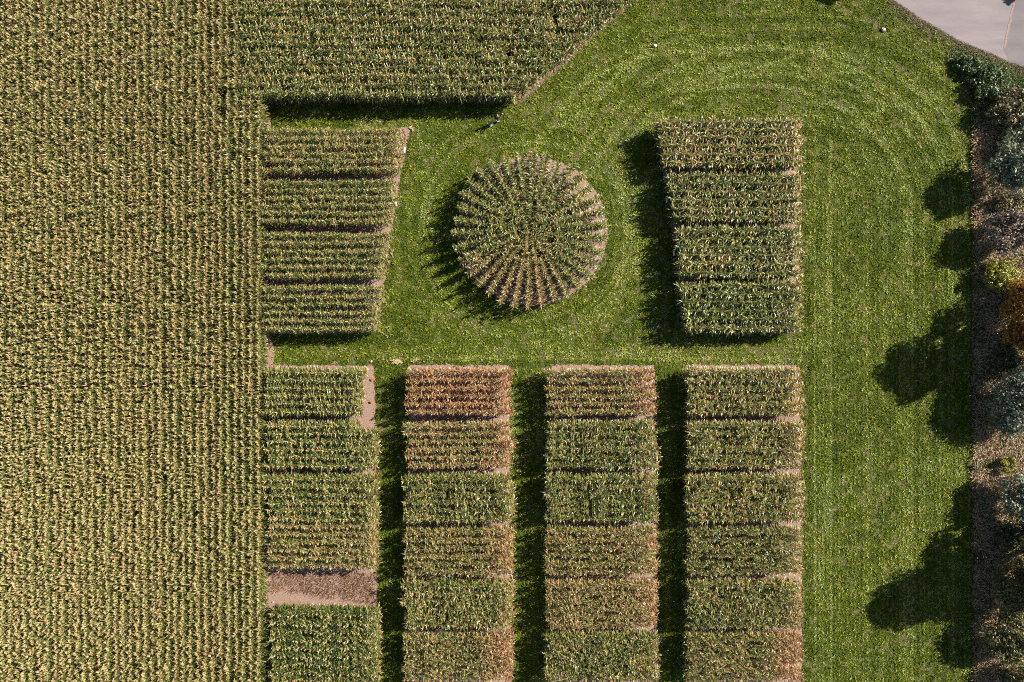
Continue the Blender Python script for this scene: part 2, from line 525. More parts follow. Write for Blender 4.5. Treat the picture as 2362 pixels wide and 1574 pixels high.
def plot(name_label, rows, style, dry, edge=(0, 0), group=None, jit=0.06):
    """rows: list of (u0, u1, v) canopy pixels"""
    v0 = sum(r[2] for r in rows) / len(rows); u0 = sum(r[0] + r[1] for r in rows) / 2 / len(rows)
    c = P(u0, v0, ZC)
    root = empty('corn_plot', (c[0], c[1], 0))
    tag(root, name_label, 'corn plot', group)
    for (ua, ub, v) in rows:
        a = P(ua, v, ZC); b = P(ub, v, ZC)
        L = b[0] - a[0]
        st = style
        me, base = pool(st, L)
        flip = random.random() < 0.5
        d = (dry if dry > 0.9 else 0.35 + (dry - 0.35) * 0.65) + random.uniform(-jit, jit)
        ex = P(ub - edge[0], v, ZC)[0] if edge[1] else 999.0
        row_object(me, root, b[0] if flip else a[0], a[1], math.pi + random.uniform(-.004, .004) if flip else random.uniform(-.004, .004), L / base, d, ex, edge[1], random.uniform(0.95, 1.04))
    return root

# --- upper left block: four plots, right edge slanting
GL = 'corn plots of the upper left block'
def ul_right(v): return 932 - (v - 285) * (68 / 480)
specs = [
 ([300, 318, 336, 353, 370, 388], 0.38, 'uppermost plot of the upper left block, ragged corn beside the shaded grass strip'),
 ([420, 437.5, 455, 473, 491, 509], 0.24, 'plot of narrow corn rows second from the top in the upper left block'),
 ([542, 560.5, 579, 597, 615.5, 634], 0.26, 'third plot down of narrow corn rows in the upper left block'),
 ([665, 684, 703, 721, 740, 758], 0.2, 'lowest plot of the upper left block, casting its shade on the grass below'),
]
for vs, dry, lab in specs:
    rows = [(random.uniform(606, 612), ul_right(v) + random.uniform(-6, 6), v) for v in vs]
    plot('green ' + lab if 'plot of' not in lab else lab, rows, 'slim', dry, (30, 0.25), GL)

# --- upper right block
GR = 'corn plots of the upper right block'
specs = [
 ([281, 299, 318, 337, 356, 376], [1520, 1520, 1522, 1526, 1530, 1533], 0.42, 'pale topmost corn plot of the upper right block with cream leaves'),
 ([406, 424, 442, 461, 481, 500], [1545, 1545, 1546, 1548, 1550, 1553], 0.25, 'second corn plot from the top of the upper right block, right of the wheel'),
 ([532, 551.5, 570, 588, 609, 629.5], [1568, 1568, 1568, 1568, 1568, 1570], 0.27, 'third corn plot down in the upper right block, thin yellow plants at its right end'),
 ([659, 678, 698, 717, 736, 757], [1570, 1574, 1576, 1578, 1582, 1586], 0.13, 'darkest green plot at the bottom of the upper right block'),
]
for vs, us, dry, lab in specs:
    rows = [(u, random.uniform(1846, 1856), v) for u, v in zip(us, vs)]
    plot(lab, rows, 'leafy', dry, (35, 0.4), GR)

# --- four lower columns
def rows6(k, uL, uR, n=6, first=None, dL=4, dR=5):
    g0 = 843.7 + 123.5 * k
    return [(uL + random.uniform(-dL, dL), uR + random.uniform(-dR, dR), g0 + 16 + 18.3 * i) for i in range(n)]

GC1 = 'corn plots of the first lower column'
r0 = rows6(0, 614, 832)
plot('short corn rows heading the first lower column, bare soil at their right end', r0, 'full', 0.28, (20, 0.3), GC1)
r1 = rows6(1, 616, 862); r1[0] = (616, 822, r1[0][2])
plot('second corn plot of the first lower column, its top row shorter than the rest', r1, 'full', 0.3, (25, 0.3), GC1)
plot('third corn plot down the first lower column, just above the one with two small holes', rows6(2, 614, 866), 'full', 0.36, (30, 0.2), GC1)
r3 = [(620 + random.uniform(-4, 4), 866, 1216 + 18.4 * i) for i in range(6)]
plot('yellowish corn plot with two small holes, above the cleared patch of soil', r3, 'drooped', 0.42, (30, 0.2), GC1)
r4 = [(624 + random.uniform(-4, 4), 868, 1419 + 19.2 * i) for i in range(12)]
plot('bright green corn plot below the cleared patch in the first lower column', r4[:12], 'full', 0.16, (25, 0.25), GC1)

GC2 = 'corn plots of the second lower column'
names2 = [('orange-brown withered corn plot at the head of the second lower column', 'drooped', 0.98, (20, 0.1)),
          ('pinkish corn plot with brown tassels directly below the withered orange-brown one', 'drooped', 0.66, (70, 0.3)),
          ('grey-green corn plot third down the second lower column', 'full', 0.26, (40, 0.3)),
          ('yellow-brown corn plot fourth down the second lower column with a browner right end', 'drooped', 0.45, (80, 0.4)),
          ('dull green corn plot fifth down the second lower column', 'full', 0.34, (50, 0.35)),
          ('corn plot at the foot of the second lower column with an orange-brown right third', 'drooped', 0.4, (90, 0.55))]
for k, (lab, st, d, e) in enumerate(names2):
    plot(lab, rows6(k, 936 - 1 * k, 1178 + k), st, d, e, GC2)
GC3 = 'corn plots of the third lower column'
names3 = [('tan corn plot with reddish right end at the head of the third lower column', 'drooped', 0.6, (75, 0.4)),
          ('green corn plot second down the third lower column', 'full', 0.3, (30, 0.3)),
          ('green corn plot third down the third lower column, above the yellow-brown one', 'full', 0.3, (30, 0.2)),
          ('yellow-brown corn plot fourth down the third lower column', 'drooped', 0.48, (50, 0.3)),
          ('tan-tasselled corn plot fifth down the third lower column', 'drooped', 0.58, (60, 0.25)),
          ('olive corn plot at the foot of the third lower column', 'full', 0.38, (30, 0.2))]
for k, (lab, st, d, e) in enumerate(names3):
    plot(lab, rows6(k, 1262, 1514 + k * 0.7), st, d, e, GC3)
GC4 = 'corn plots of the fourth lower column'
names4 = [('corn plot with pale pink right end at the head of the fourth lower column', 'full', 0.46, (45, 0.4)),
          ('second corn plot down the fourth lower column, beside the wide grass strip', 'full', 0.42, (45, 0.35)),
          ('corn plot third down the fourth lower column, above the dark green one', 'full', 0.44, (45, 0.3)),
          ('dark green corn plot with pinkish tassels fourth down the fourth lower column', 'drooped', 0.22, (45, 0.4)),
          ('corn plot fifth down the fourth lower column, below the dark green one', 'full', 0.34, (60, 0.3)),
          ('corn plot at the foot of the fourth lower column with a brown right end', 'drooped', 0.4, (90, 0.55))]
for k, (lab, st, d, e) in enumerate(names4):
    plot(lab, rows6(k, 1592 - 0.5 * k, 1852), st, d, e, GC4)

# --- wheel-shaped plot: rays
wc = P(1224, 527, ZC)
root = empty('corn_plot', (wc[0], wc[1], 0))
tag(root, 'round corn plot planted in rays like the spokes of a wheel', 'corn plot')
NR = 34
Rw = 181 * (H - ZC) / F
rw = np.random.default_rng(5)
for i in range(NR):
    a = 2 * math.pi * (i + 0.35) / NR
    r_in = (0.35, 2.4, 1.2, 2.9)[i % 4]
    pts = []
    ne = 0.15 < a < 1.25
    rr_ = r_in
    while rr_ < Rw + rw.uniform(-0.2, 0.15):
        outer = rr_ > 3.6
        if not (ne and outer and rw.random() < 0.33) and rw.random() > 0.05:
            pts.append((rr_, rw.normal(0, 0.05), 0, rw.normal(0.98, 0.07), 0.1 if (3.6 < a < 5.4 and rr_ > 3.4) else 0.0))
        rr_ += 0.15
    me = corn_mesh('corn_row', pts, 'full' if not (3.6 < a < 5.4) else 'drooped', rw)
    d = 0.3 + (0.16 if 4.0 < a < 5.1 else 0.07 if 3.4 < a < 5.6 else 0.0) + rw.uniform(-0.06, 0.06)
    row_object(me, root, wc[0], wc[1], a, 1, d, 999, 0)

# --- the big field: vertical rows on the left
rl = np.random.default_rng(21)
root = empty('corn_field', (*P(300, 787, ZC)[:2], 0))
tag(root, 'large field of ripening corn in long upright rows filling the left side', 'corn field')
v_top, v_bot = -110, 1690
Lf = P(0, v_top, ZC)[1] - P(0, v_bot, ZC)[1]
Ls = P(0, 222, ZC)[1] - P(0, v_bot, ZC)[1]
long_m = [corn_mesh('corn_row', line_points(Lf, rl, gap=0.155), 'field', rl) for _ in range(4)]
short_m = [corn_mesh('corn_row', line_points(Ls, rl, gap=0.155), 'field', rl) for _ in range(2)]
hole_m = corn_mesh('corn_row', line_points(Lf, rl, gap=0.155, holes=[(P(0, 268, ZC)[1] - P(0, v_bot, ZC)[1], P(0, 243, ZC)[1] - P(0, v_bot, ZC)[1]), (P(0, 222, ZC)[1] - P(0, v_bot, ZC)[1], P(0, 194, ZC)[1] - P(0, v_bot, ZC)[1])]), 'field', rl)
yb = P(0, v_bot, ZC)[1]
u = 596.0; i = 0
while u > -130:
    x = P(u, 0, ZC)[0]
    short = u > 556
    me = short_m[i % 2] if short else long_m[i % 4]
    top = P(0, 222, ZC)[1] if short else P(0, v_top, ZC)[1]
    if 492 < u < 510: me = hole_m
    flip = (i // 4) % 2 == 1 and me is not hole_m
    row_object(me, root, x, top if flip else yb, -math.pi / 2 if flip else math.pi / 2, 1, 0.37 + rl.uniform(-0.07, 0.07), 999, 0, rl.uniform(0.96, 1.04))
    u -= 17.4; i += 1

# --- the field above: level rows ending on a slant
root = empty('corn_field', (*P(900, 60, ZC)[:2], 0))
tag(root, 'dark leafy corn field in level rows at the top, cut off by a slanting edge', 'corn field')
v = 214.0
while v > -130:
    uR = 1196 + (216 - v) * 1.16 if v < 205 else 1196
    uL = 556 + rl.uniform(-28, 14)
    a = P(uL, v, ZC); b = P(uR, v, ZC)
    L = b[0] - a[0]
    holes = []
    if 100 < v < 130: holes = [(P(1168, 0, ZC)[0] - a[0], P(1186, 0, ZC)[0] - a[0])]
    if 20 < v < 60: holes = [(P(1275, 0, ZC)[0] - a[0], P(1290, 0, ZC)[0] - a[0])]
    me = corn_mesh('corn_row', line_points(L, rl, gap=0.15, wob=0.06, holes=holes), 'full', rl)
    row_object(me, root, a[0], a[1], 0, 1, 0.33 + rl.uniform(-0.05, 0.05), -999, -0.0, 1.03)
    v -= 19.0

# ------------------------------------------------------------------ grass
def blades(pu, pv, Lh, W, colr, lean=30, r=rng, zmin=0.0, droop=0.0):
    """one leaf-like blade at every plan point; Lh length, W width, colr (n,3)"""
    n = len(pu)
    x = (pu - CU) * H / F; y = (CV - pv) * H / F
    az = r.uniform(0, 2 * np.pi, n); el = np.clip(np.radians(r.normal(lean, 16, n)), 0.08, 1.45)
    d = np.stack([np.cos(az) * np.cos(el), np.sin(az) * np.cos(el), np.sin(el)], 1)
    q = az + np.pi / 2 + r.normal(0, 0.7, n)
    s = np.stack([np.cos(q), np.sin(q), np.zeros(n)], 1) * (W / 2)[:, None]
    b = np.stack([x, y, np.full(n, zmin)], 1)
    L = Lh[:, None]
    mid = b + d * L * 0.6
    tip = mid + (d * (1, 1, 0.35 - droop)) * L * 0.45
    V = np.stack([b, mid - s, tip, mid + s], 1).reshape(-1, 3)
    Q = (np.arange(n)[:, None] * 4 + np.arange(4)[None, :])
    C = np.repeat(colr, 4, 0)
    return V, Q, C

WHEEL = (1223, 533)
FIELD_EDGE = [(2042, -20), (2054, 3), (2126, 52), (2208, 99), (2284, 130), (2325, 149), (2366, 163), (2520, 218)]
TALL = [(2180, 118), (2196, 156), (2222, 182), (2238, 210), (2244, 262), (2246, 500), (2244, 800), (2243, 1200), (2244, 1700),
        (2560, 1700), (2560, 240), (2366, 170), (2325, 155), (2285, 138), (2230, 116), (2200, 108)]

def grass_mask(pu, pv):
    ok = (pu > 600) & (pu < 2250) & (pv > -70) & (pv < 1640)
    ju = pu + rng.normal(0, 1.6, len(pu)); jv = pv + rng.normal(0, 1.6, len(pv))
    for k, poly in SOIL.items():
        ok &= ~inpoly(ju, jv, poly)
    ok &= ~inpoly(ju, jv, [(FIELD_EDGE[0][0] - 300, -300)] + FIELD_EDGE + [(2600, -300)])
    ok &= ~inpoly(ju, jv, TALL)
    return ok

NG = 1250000
pu = rng.uniform(600, 2260, NG); pv = rng.uniform(-60, 1630, NG)
m = grass_mask(pu, pv)
pu, pv = pu[m], pv[m]
# track coordinate: the direction in which the field was drilled and mown
rwh = np.hypot(pu - WHEEL[0], pv - WHEEL[1])
dx = np.maximum(np.maximum(1620 - pu, pu - 1850), 0); dy = np.maximum(480 - pv, 0)
rblk = np.hypot(dx * 1.0, dy * 1.15)
w = rblk.copy()
wheel_zone = (rwh < 300) & (pu < 1470) & (pv > 250) & (pv < 800)
w = np.where(wheel_zone, rwh, w)
west = (~wheel_zone) & (pu < 1330) & (pv > 240)
w = np.where(west, pu * 0.25 + 40 * fbm(pu / 60, pv / 60, 3) + pv * 0.05, w)
w = np.where((pv > 776) & (pv < 845) & (pu < 1870), pv, w)
w = np.where((pv >= 845) & (pu < 1600), pu, w)
strip = (pu > 1850) & (pv > 230)
diag = (pu < 1560) & (pv < 330) & ~wheel_zone & (pu + pv * 1.2 > 1400)
wd = (pu * 0.64 + pv * 0.77)
w = np.where(diag & (pu < 1480), wd, w)
warp = 5 * (fbm(pu / 45, pv / 45, 9) - 0.5)
ww = w + warp * np.where(strip, 0.35, 1.0)
st = lambda x, g=2.0: np.clip((x - 0.5) * g + 0.5, 0, 1)
drill = 0.5 + 0.5 * np.sin(2 * np.pi * ww / 9.3)
broad = vnoise(ww / 13, np.zeros_like(ww) + (fbm(pu / 160, pv / 160, 2) * 3), 4)
broad = st(broad, 1.3)
big = st(fbm(pu / 130, pv / 130, 12))
mid = st(fbm(pu / 22, pv / 22, 17))
fine = st(fbm(pu / 5.0, pv / 5.0, 23, 2), 2.2)
# bare spots
bare = fbm(pu / 11, pv / 11, 31, 3)
bias = 0.655 - 0.05 * sstep(0.45, 0.62, fbm(pu / 90, pv / 90, 40)) * np.where(strip, 0.7, 1.25)
gone = sstep(bias, bias + 0.04, bare)
worn = sstep(0.55, 0.75, fbm(pu / 55, pv / 55, 44)) * np.where(strip, 0.2, 0.55)
if True:
    zone = np.exp(-(((pu - 1300) / 110) ** 2 + ((pv - 830) / 45) ** 2)) + np.exp(-(((pu - 960) / 60) ** 2 + ((pv - 300) / 22) ** 2)) \
         + np.exp(-(((pu - 1210) / 25) ** 2 + ((pv - 850) / 25) ** 2)) + 0.7 * np.exp(-(((pu - 900) / 40) ** 2 + ((pv - 800) / 50) ** 2))
    worn = np.clip(worn + 0.55 * zone * mid * 1.6, 0, 1)
isp = None
spots = [(2140, 506, 4, 9), (2139, 498, 3, 6), (1845, 225, 8, 6), (1838, 220, 5, 5), (1880, 235, 6, 3), (1328, 737, 7, 8), (1310, 757, 5, 3), (1327, 775, 6, 4),
         (2018, 1103, 4, 5), (2132, 1108, 3, 9), (2115, 1140, 5, 4), (2063, 1190, 4, 7), (1891, 1285, 5, 12), (1895, 1160, 3, 6), (2004, 1128, 3, 14), (1955, 30, 9, 5), (1944, 22, 7, 4),
         (1925, 16, 6, 3), (2020, 60, 5, 10), (1966, 131, 4, 3), (2160, 1020, 3, 8), (2075, 1195, 2, 9), (1270, 250, 14, 5), (1180, 270, 6, 3), (1202, 289, 4, 3), (1290, 235, 8, 4),
         (1140, 345, 14, 4), (1110, 308, 8, 4), (1482, 238, 4, 9), (1460, 268, 6, 5), (1450, 290, 5, 8), (1545, 330, 4, 7), (1452, 380, 4, 5), (2300, 600, 1, 1)]
for (a, b, c, d) in spots:
    gone = np.maximum(gone, sstep(1.3, 0.7, ((pu - a) / (c * 1.15)) ** 2 + ((pv - b) / (d * 1.15)) ** 2 + 0.8 * (bare - 0.5)))
keep_p = 1.0 - 0.2 * gone
keep_p *= 0.72 + 0.28 * drill
keep_p *= 1 - 0.25 * worn
keep = rng.random(len(pu)) < keep_p * 0.86
sel = lambda a: a[keep]
pu, pv, drill, broad, big, mid, fine, worn, strip, gone, rwh, wheel_zone = map(sel, (pu, pv, drill, broad, big, mid, fine, worn, strip, gone, rwh, wheel_zone))
# light wheel tracks: blades pressed flat, pale side up
def track(pts, wd=3.2):
    d = np.full(len(pu), 1e9)
    for (x1, y1), (x2, y2) in zip(pts[:-1], pts[1:]):
        t = np.clip(((pu - x1) * (x2 - x1) + (pv - y1) * (y2 - y1)) / ((x2 - x1) ** 2 + (y2 - y1) ** 2), 0, 1)
        d = np.minimum(d, np.hypot(pu - x1 - t * (x2 - x1), pv - y1 - t * (y2 - y1)))
    return np.exp(-(d / wd) ** 2)
def arc(cx, cy, rx, ry, a0, a1, n=16):
    return [(cx + rx * math.cos(math.radians(a0 + (a1 - a0) * i / n)), cy - ry * math.sin(math.radians(a0 + (a1 - a0) * i / n))) for i in range(n + 1)]
press = np.zeros(len(pu))
for pts, wd, s in [([(1878, 880), (1880, 1200), (1882, 1640)], 2.6, .9), ([(1916, 780), (1916, 1200), (1918, 1640)], 2.2, 1.0),
                   ([(1880, 300), (1880, 700), (1878, 880)], 4, .35), ([(1916, 320), (1914, 780)], 4, .4),
                   ([(1578, 212), (1660, 184), (1740, 160), (1830, 130), (1900, 100)], 3.2, .9), ([(1660, 178), (1760, 172), (1900, 172), (2000, 165)], 3.2, .6),
                   (arc(1760, 560, 470, 450, 20, 165), 5, .5), (arc(1760, 560, 430, 412, 35, 160), 5, .4), (arc(1740, 560, 380, 365, 30, 150), 5, .45),
                   (arc(1740, 480, 330, 320, 40, 150), 4, .4), (arc(1830, 420, 400, 300, -5, 85), 6, .6), (arc(1830, 420, 345, 260, -5, 85), 5, .4),
                   (arc(1600, 330, 330, 210, 75, 170), 5, .55), (arc(1640, 380, 300, 300, 80, 165), 5, .45), (arc(1560, 300, 260, 200, 60, 170), 5, .4),
                   (arc(1223, 533, 222, 222, -60, 60), 2.6, .75), (arc(1223, 533, 234, 238, -75, 70), 2.4, .6), (arc(1223, 533, 203, 205, -90, 110), 2.4, .55),
                   (arc(1223, 533, 250, 256, -100, 40), 3.5, .4), (arc(1223, 533, 262, 268, -80, -10), 3.5, .4), ([(1430, 380), (1438, 480), (1440, 600), (1425, 700)], 2.2, .7),
                   ([(1240, 320), (1360, 250), (1480, 150), (1600, 90)], 5, .4), ([(900, 828), (1200, 826), (1560, 828), (1850, 826)], 3, .5), ([(1250, 812), (1500, 815), (1850, 812)], 3, .5)]:
    press = np.maximum(press, s * track(pts, wd) * (0.5 + 0.7 * mid))
n = len(pu)
rnd = rng.random(n)
c_dark = np.array((0.028, 0.060, 0.001)); c_mid = np.array((0.108, 0.150, 0.003)); c_lite = np.array((0.25, 0.29, 0.022)); c_pale = np.array((0.44, 0.48, 0.14)); c_tan = np.array((0.56, 0.37, 0.24))
val = 0.24 + 0.42 * rnd + 0.50 * (fine - 0.5) + 0.30 * (mid - 0.5) + 0.42 * (broad - 0.5) + 0.22 * (big - 0.5) + 0.34 * (drill - 0.5) * np.where(strip, 1.5, 0.7)
val += 1.3 * press
val = np.clip(val, 0, 1)[:, None]
def lerp3(v, stops):
    out = np.zeros((len(v), 3))
    ps = [s[0] for s in stops]
    for ch in range(3): out[:, ch] = np.interp(v[:, 0], ps, [s[1][ch] for s in stops])
    return out
colr = lerp3(val, [(0, c_dark), (0.4, c_mid), (0.75, c_lite), (1.0, c_pale)])
tanp = np.clip(0.01 + 0.10 * worn * mid * 1.6 + 1.2 * gone ** 1.3, 0, 1)
isn = rng.random(n) < tanp
colr[isn] = c_tan * rng.uniform(0.75, 1.1, (isn.sum(), 1))
# blue-green clover patches
cl = sstep(0.55, 0.7, fbm(pu / 75, pv / 75, 60))[:, None] * 0.5
colr = colr * (1 - cl * np.array((0.25, 0.05, -0.3)))
hgt = np.clip(0.06 + 0.17 * fine * (0.6 + 0.6 * rng.random(n)) + 0.03 * (drill - 0.5) * strip - 0.06 * press - 0.03 * worn, 0.04, 0.26) * (1 - 0.75 * np.clip(gone * 1.3, 0, 1))
hgt = np.clip(hgt, 0.035, 0.3)
W = rng.uniform(0.055, 0.095, n)
V, Q, C = blades(pu, pv, hgt * 1.25, W, colr, 32)
gr = link('grass', np_mesh('grass', V, [Q], C), M_grass)
gr['kind'] = 'stuff'
gr['label'] = 'short green sown grass with mowing lines and small bare spots'

# ------------------------------------------------------------------ tall weeds and dry grass along the right edge
nt_ = 150000
pu = rng.uniform(2170, 2530, nt_); pv = rng.uniform(95, 1690, nt_)
pu_j = pu + rng.normal(0, 2.0, nt_) + 5 * (vnoise(pv / 14, pv * 0, 8) - 0.5)
m = inpoly(pu_j, pv, TALL)
pu, pv = pu[m], pv[m]
n = len(pu)
greenzone = sstep(330, 230, pv + 25 * (fbm(pu / 20, pv / 20, 70) - .5) - (pu - 2250) * 0.3)
gpatch = sstep(0.52, 0.66, fbm(pu / 26, pv / 26, 71))
isg = rng.random(n) < np.clip(greenzone * 0.92 + 0.6 * gpatch, 0, 1)
vv = np.clip(rng.random(n) * 0.6 + 0.7 * (fbm(pu / 9, pv / 9, 72) - .5) + 0.35, 0, 1)[:, None]
cg = lerp3(vv, [(0, (0.04, 0.075, 0.02)), (0.5, (0.09, 0.135, 0.035)), (1, (0.24, 0.27, 0.12))])
ct = lerp3(vv, [(0, (0.20, 0.13, 0.085)), (0.5, (0.40, 0.28, 0.17)), (1, (0.60, 0.46, 0.28))])
colr = np.where(isg[:, None], cg, ct)
hmap = 0.45 + 0.35 * fbm(pu / 30, pv / 30, 75) + 0.15 * rng.random(n)
verge = sstep(30, 8, np.abs(pv - np.interp(pu, [2182, 2285, 2366, 2520], [105, 138, 170, 222])))
hmap = hmap * (1 - 0.65 * verge)
for flag, nm, lb in ((isg, 'weeds', 'tall green weeds growing between the mown grass and the road'), (~isg, 'dry_grass', 'tall straw-coloured dry grass along the foot of the bushes')):
    V, Q, C = blades(pu[flag], pv[flag], hmap[flag], rng.uniform(0.045, 0.10, flag.sum()), colr[flag], 48, droop=0.2)
    o = link(nm, np_mesh(nm, V, [Q], C), M_weed); o['kind'] = 'stuff'; o['label'] = lb
# thin verge of dry short growth between the lawn and the road
nv_ = 16000
t = rng.uniform(0, 1, nv_) * 480 + 2030
ev = np.interp(t, [p[0] for p in FIELD_EDGE], [p[1] for p in FIELD_EDGE])
off = np.abs(rng.normal(0, 9, nv_)) * 1.2 - 5
pu, pv = t - off * 0.5, ev + off
vv = rng.random(nv_)[:, None]
colr = lerp3(vv, [(0, (0.15, 0.14, 0.06)), (0.5, (0.24, 0.20, 0.10)), (1, (0.42, 0.34, 0.22))])
V, Q, C = blades(pu, pv, rng.uniform(0.08, 0.22, nv_), rng.uniform(0.03, 0.06, nv_), colr, 35)
o = link('verge_grass', np_mesh('verge_grass', V, [Q], C), M_weed); o['kind'] = 'stuff'; o['label'] = 'short dry grass on the verge of the road'

# a few dry stalks and seedlings on the bare soil
def litter(name, label, uv_fn, n, L, W, cols, lean=12, seed=3):
    r = np.random.default_rng(seed)
    pu, pv = uv_fn(r, n)
    c = np.array(cols)[r.integers(0, len(cols), len(pu))] * r.uniform(0.75, 1.15, (len(pu), 1))
    V, Q, C = blades(pu, pv, r.uniform(*L, len(pu)), r.uniform(*W, len(pu)), c, lean, r, zmin=0.03)
    o = link(name, np_mesh(name, V, [Q], C), M_straw); o['kind'] = 'stuff'; o['label'] = label
    return o
def cleared(r, n):
    u = r.uniform(628, 866, n * 3); v = r.uniform(1322, 1396, n * 3)
    lim = 1362 + 26 * sstep(640, 860, u) + 8 * (fbm(u / 14, v / 14, 90) - .5)
    keep = (v < lim) & (fbm(u / 9, v / 9, 91) > 0.42)
    return u[keep][:n], v[keep][:n]
litter('corn_stubble', 'broken brown corn stubble on the cleared patch', cleared, 4200, (0.2, 0.6), (0.02, 0.06),
       [(0.34, 0.20, 0.13), (0.26, 0.15, 0.09), (0.48, 0.31, 0.21), (0.18, 0.10, 0.06)], 34)
def bed_litter(r, n):
    us, vs = [], []
    for k, poly in SOIL.items():
        if k in ('left', 'top'): continue
        a = np.array(poly); m_ = n // 6
        u = r.uniform(a[:, 0].min(), a[:, 0].max(), m_); v = r.uniform(a[:, 1].min(), min(a[:, 1].max(), 1640), m_)
        q = inpoly(u, v, poly); us.append(u[q]); vs.append(v[q])
    # the slanting soil edge of the top field
    t = r.uniform(0, 1, n // 3); u = 1200 + 268 * t; v = 236 - 241 * t
    us.append(u + r.normal(0, 2.5, len(u))); vs.append(v + r.normal(0, 2.5, len(v)))
    return np.concatenate(us), np.concatenate(vs)
litter('crop_residue', 'scattered dry leaf pieces on the soil between the corn', bed_litter, 9000, (0.06, 0.28), (0.015, 0.04),
       [(0.5, 0.37, 0.24), (0.42, 0.28, 0.18), (0.25, 0.2, 0.1), (0.1, 0.13, 0.04)], 10, 8)

# ------------------------------------------------------------------ trees and bushes
PAL = {
 'greygreen': [(0.10, 0.13, 0.07), (0.20, 0.23, 0.15), (0.30, 0.33, 0.22), (0.36, 0.34, 0.22)],
 'olive': [(0.07, 0.09, 0.03), (0.15, 0.15, 0.05), (0.27, 0.23, 0.09), (0.36, 0.30, 0.13)],
 'green': [(0.035, 0.07, 0.02), (0.07, 0.12, 0.035), (0.13, 0.18, 0.06), (0.22, 0.26, 0.12)],
 'pinkbrown': [(0.12, 0.09, 0.07), (0.26, 0.19, 0.14), (0.40, 0.31, 0.24), (0.46, 0.40, 0.30)],
 'yellow': [(0.12, 0.14, 0.02), (0.28, 0.28, 0.03), (0.40, 0.37, 0.05), (0.34, 0.34, 0.12)],
 'orange': [(0.16, 0.06, 0.02), (0.42, 0.17, 0.03), (0.55, 0.29, 0.05), (0.30, 0.24, 0.07)],
 'dark': [(0.03, 0.055, 0.02), (0.06, 0.09, 0.03), (0.10, 0.12, 0.04), (0.16, 0.17, 0.07)],
 'brown': [(0.06, 0.06, 0.025), (0.15, 0.13, 0.06), (0.28, 0.22, 0.11), (0.30, 0.28, 0.14)],
}
def tree(kindname, label, u, v, lobes, pal, nleaf, leaf=0.15, cat='tree', group=None, seed=1, clumps=60, trunk=0.14):
    """lobes: (dx, dy, z, rx, ry, rz) in metres about the foot"""
    r = np.random.default_rng(seed)
    x0, y0, _ = G(u, v)
    root = empty(kindname, (x0, y0, 0)); tag(root, label, cat, group)
    lob = np.array(lobes, float)
    wgt = (lob[:, 3] * lob[:, 4] * lob[:, 5]) ** 0.67; wgt /= wgt.sum()
    cc = []; cr = []
    for k in range(clumps):
        L = lob[r.choice(len(lob), p=wgt)]
        d = r.normal(0, 1, 3); d /= np.linalg.norm(d); d[2] = abs(d[2]) * 0.9 - 0.25 if d[2] < 0 else d[2]
        f = r.uniform(0.45, 0.95)
        cc.append(L[:3] + d * L[3:] * f); cr.append(r.uniform(0.28, 0.5) * (L[3] * L[4] * L[5]) ** (1 / 3) * 0.75)
    cc = np.array(cc); cr = np.array(cr)
    ci = r.integers(0, clumps, nleaf)
    d = r.normal(0, 1, (nleaf, 3)); d /= np.linalg.norm(d, axis=1)[:, None]
    pos = cc[ci] + d * (cr[ci] * r.uniform(0.35, 1.05, nleaf) ** 0.6)[:, None]
    pos[:, 2] = np.maximum(pos[:, 2], 0.12)
    nrm = d * 0.8 + r.normal(0, 0.7, (nleaf, 3)) + (0, 0, 0.5); nrm /= np.linalg.norm(nrm, axis=1)[:, None]
    t = np.cross(nrm, r.normal(0, 1, (nleaf, 3))); t /= np.linalg.norm(t, axis=1)[:, None]
    b = np.cross(nrm, t)
    s = (leaf * r.uniform(0.6, 1.3, nleaf))[:, None]
    V = np.stack([pos - t * s * 0.9, pos + b * s * 0.5, pos + t * s * 0.9, pos - b * s * 0.5], 1).reshape(-1, 3)
    cols = np.array(PAL[pal])
    cshift = r.normal(0, 0.18, clumps)[ci]
    q = np.clip(r.random(nleaf) * 0.8 + cshift + 0.1, 0, 1)[:, None]
    C = lerp3(q, [(0, cols[0]), (0.33, cols[1]), (0.75, cols[2]), (1, cols[3])])
    link('crown', np_mesh('crown', V, [np.arange(nleaf * 4).reshape(-1, 4)], np.repeat(C, 4, 0)), M_leaf, root)
    mb = MB()
    top = lob[np.argmax(lob[:, 2])]
    zt = top[2]
    trunk_pts = [(0, 0, -0.05), (top[0] * .2, top[1] * .2, zt * 0.3), (top[0] * .55, top[1] * .55, zt * 0.62), (top[0], top[1], zt)]
    mb.tube(trunk_pts, [trunk * 1.3, trunk, trunk * 0.65, trunk * 0.25], 7)
    idx = r.permutation(clumps)[:22]
    for k in idx:
        f = r.uniform(0.12, 0.6); a = Vector(trunk_pts[0]).lerp(Vector(trunk_pts[3]), f); a.z = max(0.1, zt * f)
        e = Vector(cc[k]); mdl = a.lerp(e, 0.5) + Vector((0, 0, 0.12 * (e - a).length))
        mb.tube([a, mdl, e], [trunk * 0.35, trunk * 0.2, trunk * 0.07], 4)
    mb.build('trunk', M_bark, root, smooth=True)
    return root

